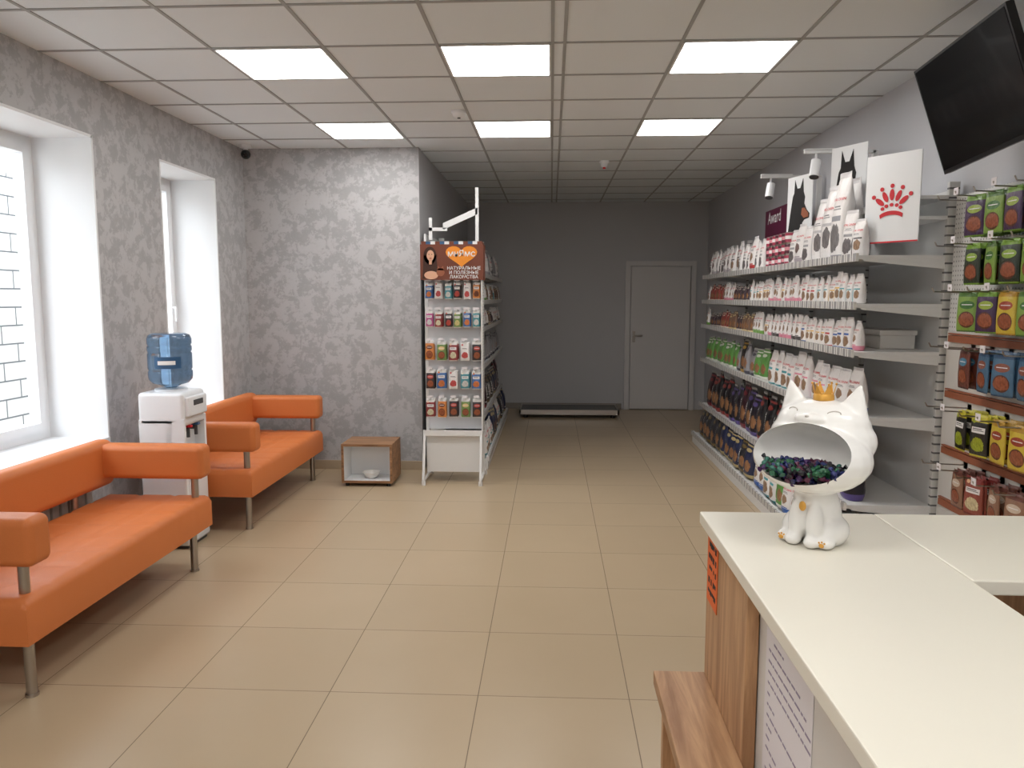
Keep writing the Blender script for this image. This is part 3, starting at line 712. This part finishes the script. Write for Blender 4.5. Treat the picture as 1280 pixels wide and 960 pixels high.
# ------------------------------------------------------------ television
r=root('television','black flat television tilted down on a wall bracket','television',(1.85,4.0,2.47)); r.rotation_euler=(math.radians(-4),0,0)
tp,bt=Vector((1.77,0,2.72)),Vector((1.93,0,2.22)); up=(tp-bt).normalized(); nrm=Vector((-up.z,0,up.x)); 
if nrm.x>0: nrm=-nrm
TM=Matrix.Identity(4); TM.col[0][:3]=(0,1,0); TM.col[1][:3]=-nrm; TM.col[2][:3]=up; TM.col[3][:3]=(bt.x,0,bt.z)
Ht=(tp-bt).length
M().box(3.24,4.0,0,.035,0,Ht,0,0,2,TM).box(3.4,3.82,.035,.06,.1,Ht-.15,0,0,2,TM).done('casing',BLACK,parent=r,smooth=False)
M().box(3.252,3.988,-.002,.002,.02,Ht-.012,0,0,2,TM).done('screen',SCREEN,parent=r,smooth=False)
M().box(1.9,2.21,3.52,3.55,2.40,2.44).box(1.9,2.21,3.65,3.68,2.40,2.44).box(2.18,2.21,3.45,3.75,2.3,2.55).done('bracket',DGREY,parent=r,smooth=False)

# ------------------------------------------------------------ promotional rack
r=root('treat_display_rack','white free-standing treat display rack with brown printed header','display rack',(-.85,6.75,0))
x0,x1=-1.11,-.59
m=M().box(x0,x0+.025,6.78,6.80,.05,2.1).box(x1-.025,x1,6.78,6.80,.05,2.1)
for x in (x0+.002,x1-.022): m.box(x,x+.02,6.48,6.98,.03,.05).cyl((x+.01,6.50,0),(x+.01,6.50,.035),.018).cyl((x+.01,6.95,0),(x+.01,6.95,.035),.018).prism([(x,6.48,.05),(x,6.51,.05),(x,6.61,.43),(x,6.58,.43)],(.02,0,0))
m.done('frame',METALW,parent=r,smooth=False)
M().box(x0+.02,x1-.02,6.79,6.81,.45,1.8).done('back_panel',PVC,parent=r,smooth=False)
M().box(x1-.012,x1,6.62,6.80,.45,1.8).done('side_panel',PERF,parent=r,smooth=False)
M().box(x0,x1,6.58,6.80,.42,.435).box(x0,x1,6.58,6.59,.435,.47).box(x0+.03,x1-.03,6.64,6.645,.09,.42).done('bin',METALW,parent=r,smooth=False)
M().box(x0-.01,x1+.01,6.60,6.80,1.77,2.07,0).done('header',BROWN,parent=r,smooth=False)
yh=6.598
def ell(m,cx,cz,rx,rz,mi=0,y=yh,n=20,dy=-.001): m.prism([(cx+rx*math.cos(2*math.pi*k/n),y,cz+rz*math.sin(2*math.pi*k/n)) for k in range(n)],(0,dy,0),mi)
m=M(); ell(m,-1.035,1.975,.055,.075,0); m.prism([(-1.09,yh,1.98),(-.98,yh,1.98),(-.965,yh,1.80),(-1.10,yh,1.78)],(0,-.001,0)); m.done('portrait_hair',HAIR,parent=r,smooth=False)
m=M(); ell(m,-1.03,1.975,.032,.046,0,yh-.002); m.box(-1.042,-1.018,yh-.003,yh-.002,1.90,1.94); ell(m,-1.025,1.81,.06,.035,0,yh-.002); m.done('portrait_face',SKIN,parent=r,smooth=False)
m=M(); ell(m,-1.03,1.952,.010,.004,0,yh-.004); m.done('portrait_lips',LILAC,parent=r,smooth=False)
m=M(); ell(m,-1.043,1.985,.005,.003,0,yh-.004); m.done('portrait_eye',INKB,parent=r,smooth=False)
m=M(); ell(m,-1.018,1.985,.005,.003,0,yh-.004); m.done('portrait_eye',INKB,parent=r,smooth=False)
m=M(); ell(m,-.945,1.835,.035,.035,0,yh-.0035); m.prism([(-.975,yh-.0035,1.85),(-.968,yh-.0035,1.89),(-.945,yh-.0035,1.865),(-.922,yh-.0035,1.89),(-.915,yh-.0035,1.85)],(0,-.001,0)); m.done('portrait_cat',TERRA,parent=r,smooth=False)
hp=[]
for k in range(32):
    t=2*math.pi*k/32; hp.append((-.765+.0084*16*math.sin(t)**3,yh,1.978+.0064*(13*math.cos(t)-5*math.cos(2*t)-2*math.cos(3*t)-math.cos(4*t))))
M().prism(hp,(0,-.002,0)).done('heart_logo',ORPRINT,parent=r,smooth=False)
M().text('мнЯмс',.072,Matrix.Translation((-.765,yh-.004,1.99))@FY,0).done('logo_lettering',WPRINT,parent=r,smooth=False)
m=M()
for i,t in enumerate(('НАТУРАЛЬНЫЕ','И ПОЛЕЗНЫЕ','ЛАКОМСТВА')): m.text(t,.038,Matrix.Translation((-.745,yh-.003,1.868-i*.037))@FY)
m.done('header_lettering',WPRINT,parent=r,smooth=False)
m=M()
for i in range(13): m.box(x0+i*.04,x0+i*.04+.04,6.60,6.80,2.07,2.095,i%3)
m.done('header_top',[BROWN,LABELB,WPRINT],parent=r,smooth=False)
rows=[(1.745,['pb','pw','pt','pk','pw','po']),(1.50,['pp','pr','pk','pg','pb','pt']),(1.235,['pol','pgl','prl','pwl','pkl']),(.985,['pkl','pbl','pwl','ptl','pbl']),(.735,['prl','pol','pkl','pgl','pkl'])]
for z,ks in rows:
    n=len(ks)
    for i,k in enumerate(ks):
        x=x0+.055+(x1-x0-.11)*i/(n-1); hh=T[k][5]
        M().cyl((x,6.79,z+.005),(x,6.63,z+.012),.003,0,8).done('hook',CHROME,parent=r,wn=False)
        for q in range(3): put(k,x+random.uniform(-.004,.004),6.655+q*.04,z-hh+.015+random.uniform(-.006,0),random.uniform(-.16,.16),'treat packets on the display rack',sc=(1,1,random.uniform(.9,1)))
        M().box(x-.026,x+.026,6.622,6.624,z+.016,z+.036).done('price_label',PAPER,parent=r,smooth=False)
r=root('topper_bracket','white slanted sign bracket on top of the corridor shelving','bracket',(-.9,7.3,2.2))
M().box(-.70,-.67,7.16,7.18,1.87,2.62).done('post',METALW,parent=r,smooth=False)
M().prism([(-1.0,7.16,2.24),(-.68,7.16,2.38),(-.68,7.16,2.44),(-1.0,7.16,2.30)],(0,.02,0)).done('arm',METALW,parent=r,smooth=False)
M().box(-1.13,-1.10,7.16,7.18,2.15,2.35).box(-1.13,-.96,7.16,7.18,2.23,2.26).done('short_post',METALW,parent=r,smooth=False)

# ------------------------------------------------------------ reception counter
CH=1.08
wk=M().box(.38,.81,.25,1.93,CH-.03,CH,0,.003,2).done('worktop',TOPW,smooth=False); tag(wk,'cream white laminate worktop of the reception counter','worktop','counter worktops')
wk=M().box(.812,1.65,1.47,1.93,CH-.03,CH,0,.003,2).done('worktop',TOPW,smooth=False); tag(wk,'cream white side worktop joining the reception counter','worktop','counter worktops')
r=root('reception_counter','reception counter with oak corner panel and white front panel','counter',(.6,1.1,0))
M().box(.40,.425,1.52,1.915,0,CH-.03,0,.001).done('oak_panel',OAK,parent=r,smooth=False)
M().box(.428,.45,.27,1.53,0,CH-.03).done('front_panel',PANW,parent=r,smooth=False)
M().box(.425,.80,1.89,1.915,0,CH-.03).done('end_panel',OAK,parent=r,smooth=False)
M().box(.45,.80,.27,.29,0,CH-.03).done('side_panel',PANW,parent=r,smooth=False)
M().box(.45,.80,.29,1.89,.70,.72).done('inner_shelf',OAKY,parent=r,smooth=False)
M().box(.27,.40,.3,1.915,.625,.66,0,.002).done('bag_shelf',OAKY,parent=r,smooth=False)
M().box(.29,.40,1.86,1.89,0,.625).done('shelf_support',OAK,parent=r,smooth=False)
M().box(.29,.40,.4,.43,0,.625).done('shelf_support',OAK,parent=r,smooth=False)
r=root('side_counter','oak and white side counter under the second worktop','counter',(1.2,1.7,0))
M().box(.815,1.62,1.88,1.90,0,CH-.03).done('back_panel',OAK,parent=r,smooth=False)
M().box(1.6,1.62,1.5,1.88,0,CH-.03).done('side_panel',PANW,parent=r,smooth=False)
M().box(.815,.835,1.5,1.88,0,CH-.03).done('side_panel',PANW,parent=r,smooth=False)
M().box(.84,1.6,1.5,1.88,.5,.52).done('inner_shelf',OAKY,parent=r,smooth=False)
r=root('notice_sheet','white paper notice with purple print taped to the counter front','notice',(.427,1.33,.6))
M().box(.4265,.4275,1.2,1.47,.45,1.0).done('sheet',PAPER,parent=r,smooth=False)
m=M(); rn=random.Random(3)
for i in range(22):
    z=.965-i*.022; y=1.45-(rn.random()<.25)*.03
    while y>1.225:
        l=rn.uniform(.008,.03); m.box(.4260,.4264,y-l,y,z-.0022,z+.0022); y-=l+.005
        if rn.random()<.08: break
m.done('print',INK,parent=r,smooth=False)
r=root('orange_sticker','orange sticker with black print on the oak counter panel','sticker',(.399,1.87,.8))
M().box(.3975,.3992,1.79,1.90,.865,1.035).done('sheet',mat('orange_paper',s(226,104,40),.6,var=.05),parent=r,smooth=False)
m=M(); 
for i in range(5): 
    z=1.02-i*.03; 
    for j in range(4):
        l=rn.uniform(.008,.02); m.box(.3968,.3974,1.802+j*.022,1.802+j*.022+l,z-.008-rn.random()*.008,z)
m.done('print',INKB,parent=r,smooth=False)

# ------------------------------------------------------------ cat candy bowl
def evalmesh(o):
    bpy.context.view_layer.update(); dg=bpy.context.evaluated_depsgraph_get(); me=bpy.data.meshes.new_from_object(o.evaluated_get(dg)); return me
cr=root('cat_candy_bowl','glossy white seated cat figurine with wide open mouth as bowl','figurine',(0,0,0))
m=M()
m.sph((0,.012,.065),(.054,.050,.074)); m.sph((0,.0,.105),(.044,.042,.05))
for sx in (-1,1):
    m.sph((sx*.042,.012,.030),(.030,.046,.034)); m.sph((sx*.046,-.032,.013),(.019,.024,.014))
    m.sph((sx*.020,-.036,.050),(.019,.020,.050)); m.sph((sx*.021,-.048,.013),(.018,.022,.014))
m.sph((0,.070,.02),(.045,.022,.018))
m.sph((0,-.022,.194),(.128,.108,.078)); m.sph((0,.026,.262),(.104,.072,.056)); m.sph((0,.024,.230),(.118,.082,.070))
for sx in (-1,1):
    t=Matrix.Translation((sx*.070,.026,.316))@Matrix.Rotation(sx*math.radians(14),4,'Y')
    b=bmesh.new(); bmesh.ops.create_cone(b,cap_ends=True,segments=24,radius1=.044,radius2=.004,depth=.082)
    bmesh.ops.scale(b,vec=(1,.55,1),verts=b.verts); m.add(b,0,t)
m.sph((.0,-.040,.280),(.034,.016,.013))
tmp=m.done('tmpcat',CERAM,origin=(0,0,0),wn=False)
rm=tmp.modifiers.new('r','REMESH'); rm.mode='VOXEL'; rm.voxel_size=.0032
sm=tmp.modifiers.new('s','SMOOTH'); sm.iterations=14; sm.factor=.6
cut=M().sph((0,-.076,.209),(.108,.100,.066),0,48,Matrix.Rotation(math.radians(-4),4,'X')).done('cut',CERAM,origin=(0,0,0),wn=False)
bo=tmp.modifiers.new('b','BOOLEAN'); bo.operation='DIFFERENCE'; bo.object=cut; bo.solver='EXACT'
me=evalmesh(tmp); bpy.data.objects.remove(tmp); bpy.data.objects.remove(cut)
for p in me.polygons: p.use_smooth=True
me.set_sharp_from_angle(angle=math.radians(50))
bd=bpy.data.objects.new('body',me); COL.objects.link(bd); bd.parent=cr
me.materials.clear(); me.materials.append(CERAM)
m=M()
CZ=.314
m.lathe([(.019,0),(.022,.002),(.022,.012),(.020,.016)],(0,.024,CZ),0,24)
for k in range(6):
    a=2*math.pi*k/6+.3; b=a+.52; c_=a-.52
    P=lambda an,rr,z:(rr*math.cos(an),.024+rr*math.sin(an),CZ+z)
    m.prism([P(c_,.0205,.010),P(b,.0205,.010),P(a,.025,.038)],(0.0008,.0008,.0)); m.sph(P(a,.025,.038),(.0026,.0026,.0026),0,10)
m.done('crown',GOLD,parent=cr,wn=False)
EYE=mat('eye_line',s(196,188,180),.5)
for sx in (-1,1):
    m=M()
    pts=[]
    for k in range(9):
        t=math.pi*k/8; pts.append(Vector((sx*.046+.012*math.cos(t),0,.294+.005*math.sin(t))))
    for p in pts:
        q=max(0.02,1-(p.x/.104)**2-((p.z-.262)/.056)**2); p.y=.026-.072*math.sqrt(q)-.0002
    for a,b in zip(pts,pts[1:]): m.cyl(a,b,.0012,0,8)
    m.done('closed_eye',EYE,parent=cr,wn=False)
M().sph((0,-.052,.287),(.005,.003,.003),0,12).done('nose',EYE,parent=cr)
for sx in (-1,1):
    m=M(); m.sph((sx*.046,-.0555,.012),(.006,.002,.005),0,12)
    for k in (-1,0,1): m.sph((sx*.046+k*.006,-.0540,.0195-abs(k)*.002),(.0023,.002,.0023),0,8)
    m.done('paw_pad',GOLD,parent=cr,wn=False)
M().sph((0,-.054,.090),(.008,.005,.011),0,14).done('pendant',GOLD,parent=cr)
CR=math.radians(-44)
cr.location=(.585,1.70,CH); cr.rotation_euler=(0,0,CR)
candm=[]
for i,cc in enumerate((s(60,30,80),s(36,90,60),s(84,34,60),s(44,50,100),s(30,26,34),s(50,104,90))):
    m=M().sph((0,0,0),(.009,.007,.006),0,12).cyl((-.008,0,0),(-.016,0,0),.0015,0,8,.006).cyl((.008,0,0),(.016,0,0),.0015,0,8,.006)
    o=m.done('c',mat('candy_wrap_%d'%i,cc,.25,.2,bump=.3,bscale=400),origin=(0,0,0),wn=False); candm.append(o.data); bpy.data.objects.remove(o)
rn=random.Random(11); RZ=Matrix.Rotation(CR,4,'Z')
for layer,(rx,ry,z,n) in enumerate(((.055,.040,.157,26),(.078,.056,.167,44),(.088,.068,.178,56))):
    for k in range(n):
        a=k*2.39996; q=math.sqrt((k+.5)/n)
        p=RZ@Vector((rx*q*math.cos(a),-.064+ry*q*math.sin(a),z+rn.uniform(-.003,.004)))
        o=bpy.data.objects.new('candy',rc(candm)); COL.objects.link(o); o.location=p+cr.location
        o.rotation_euler=(rn.uniform(-.6,.6),rn.uniform(-.6,.6),rn.uniform(0,6))
        tag(o,'small wrapped candy in the cat bowl','candy','candies in the cat bowl')

# ------------------------------------------------------------ light and camera
w=bpy.data.worlds.new('World'); SC.world=w; w.use_nodes=True
bg=w.node_tree.nodes['Background']; bg.inputs[0].default_value=(.88,.94,1,1); bg.inputs[1].default_value=7.0
cam=bpy.data.cameras.new('camera'); co=bpy.data.objects.new('camera',cam); COL.objects.link(co)
cam.sensor_width=36; cam.lens=27.06; cam.clip_start=.02
co.location=(0,0,1.62); co.rotation_euler=(math.radians(90-6.41),0,math.radians(2.9))
SC.camera=co
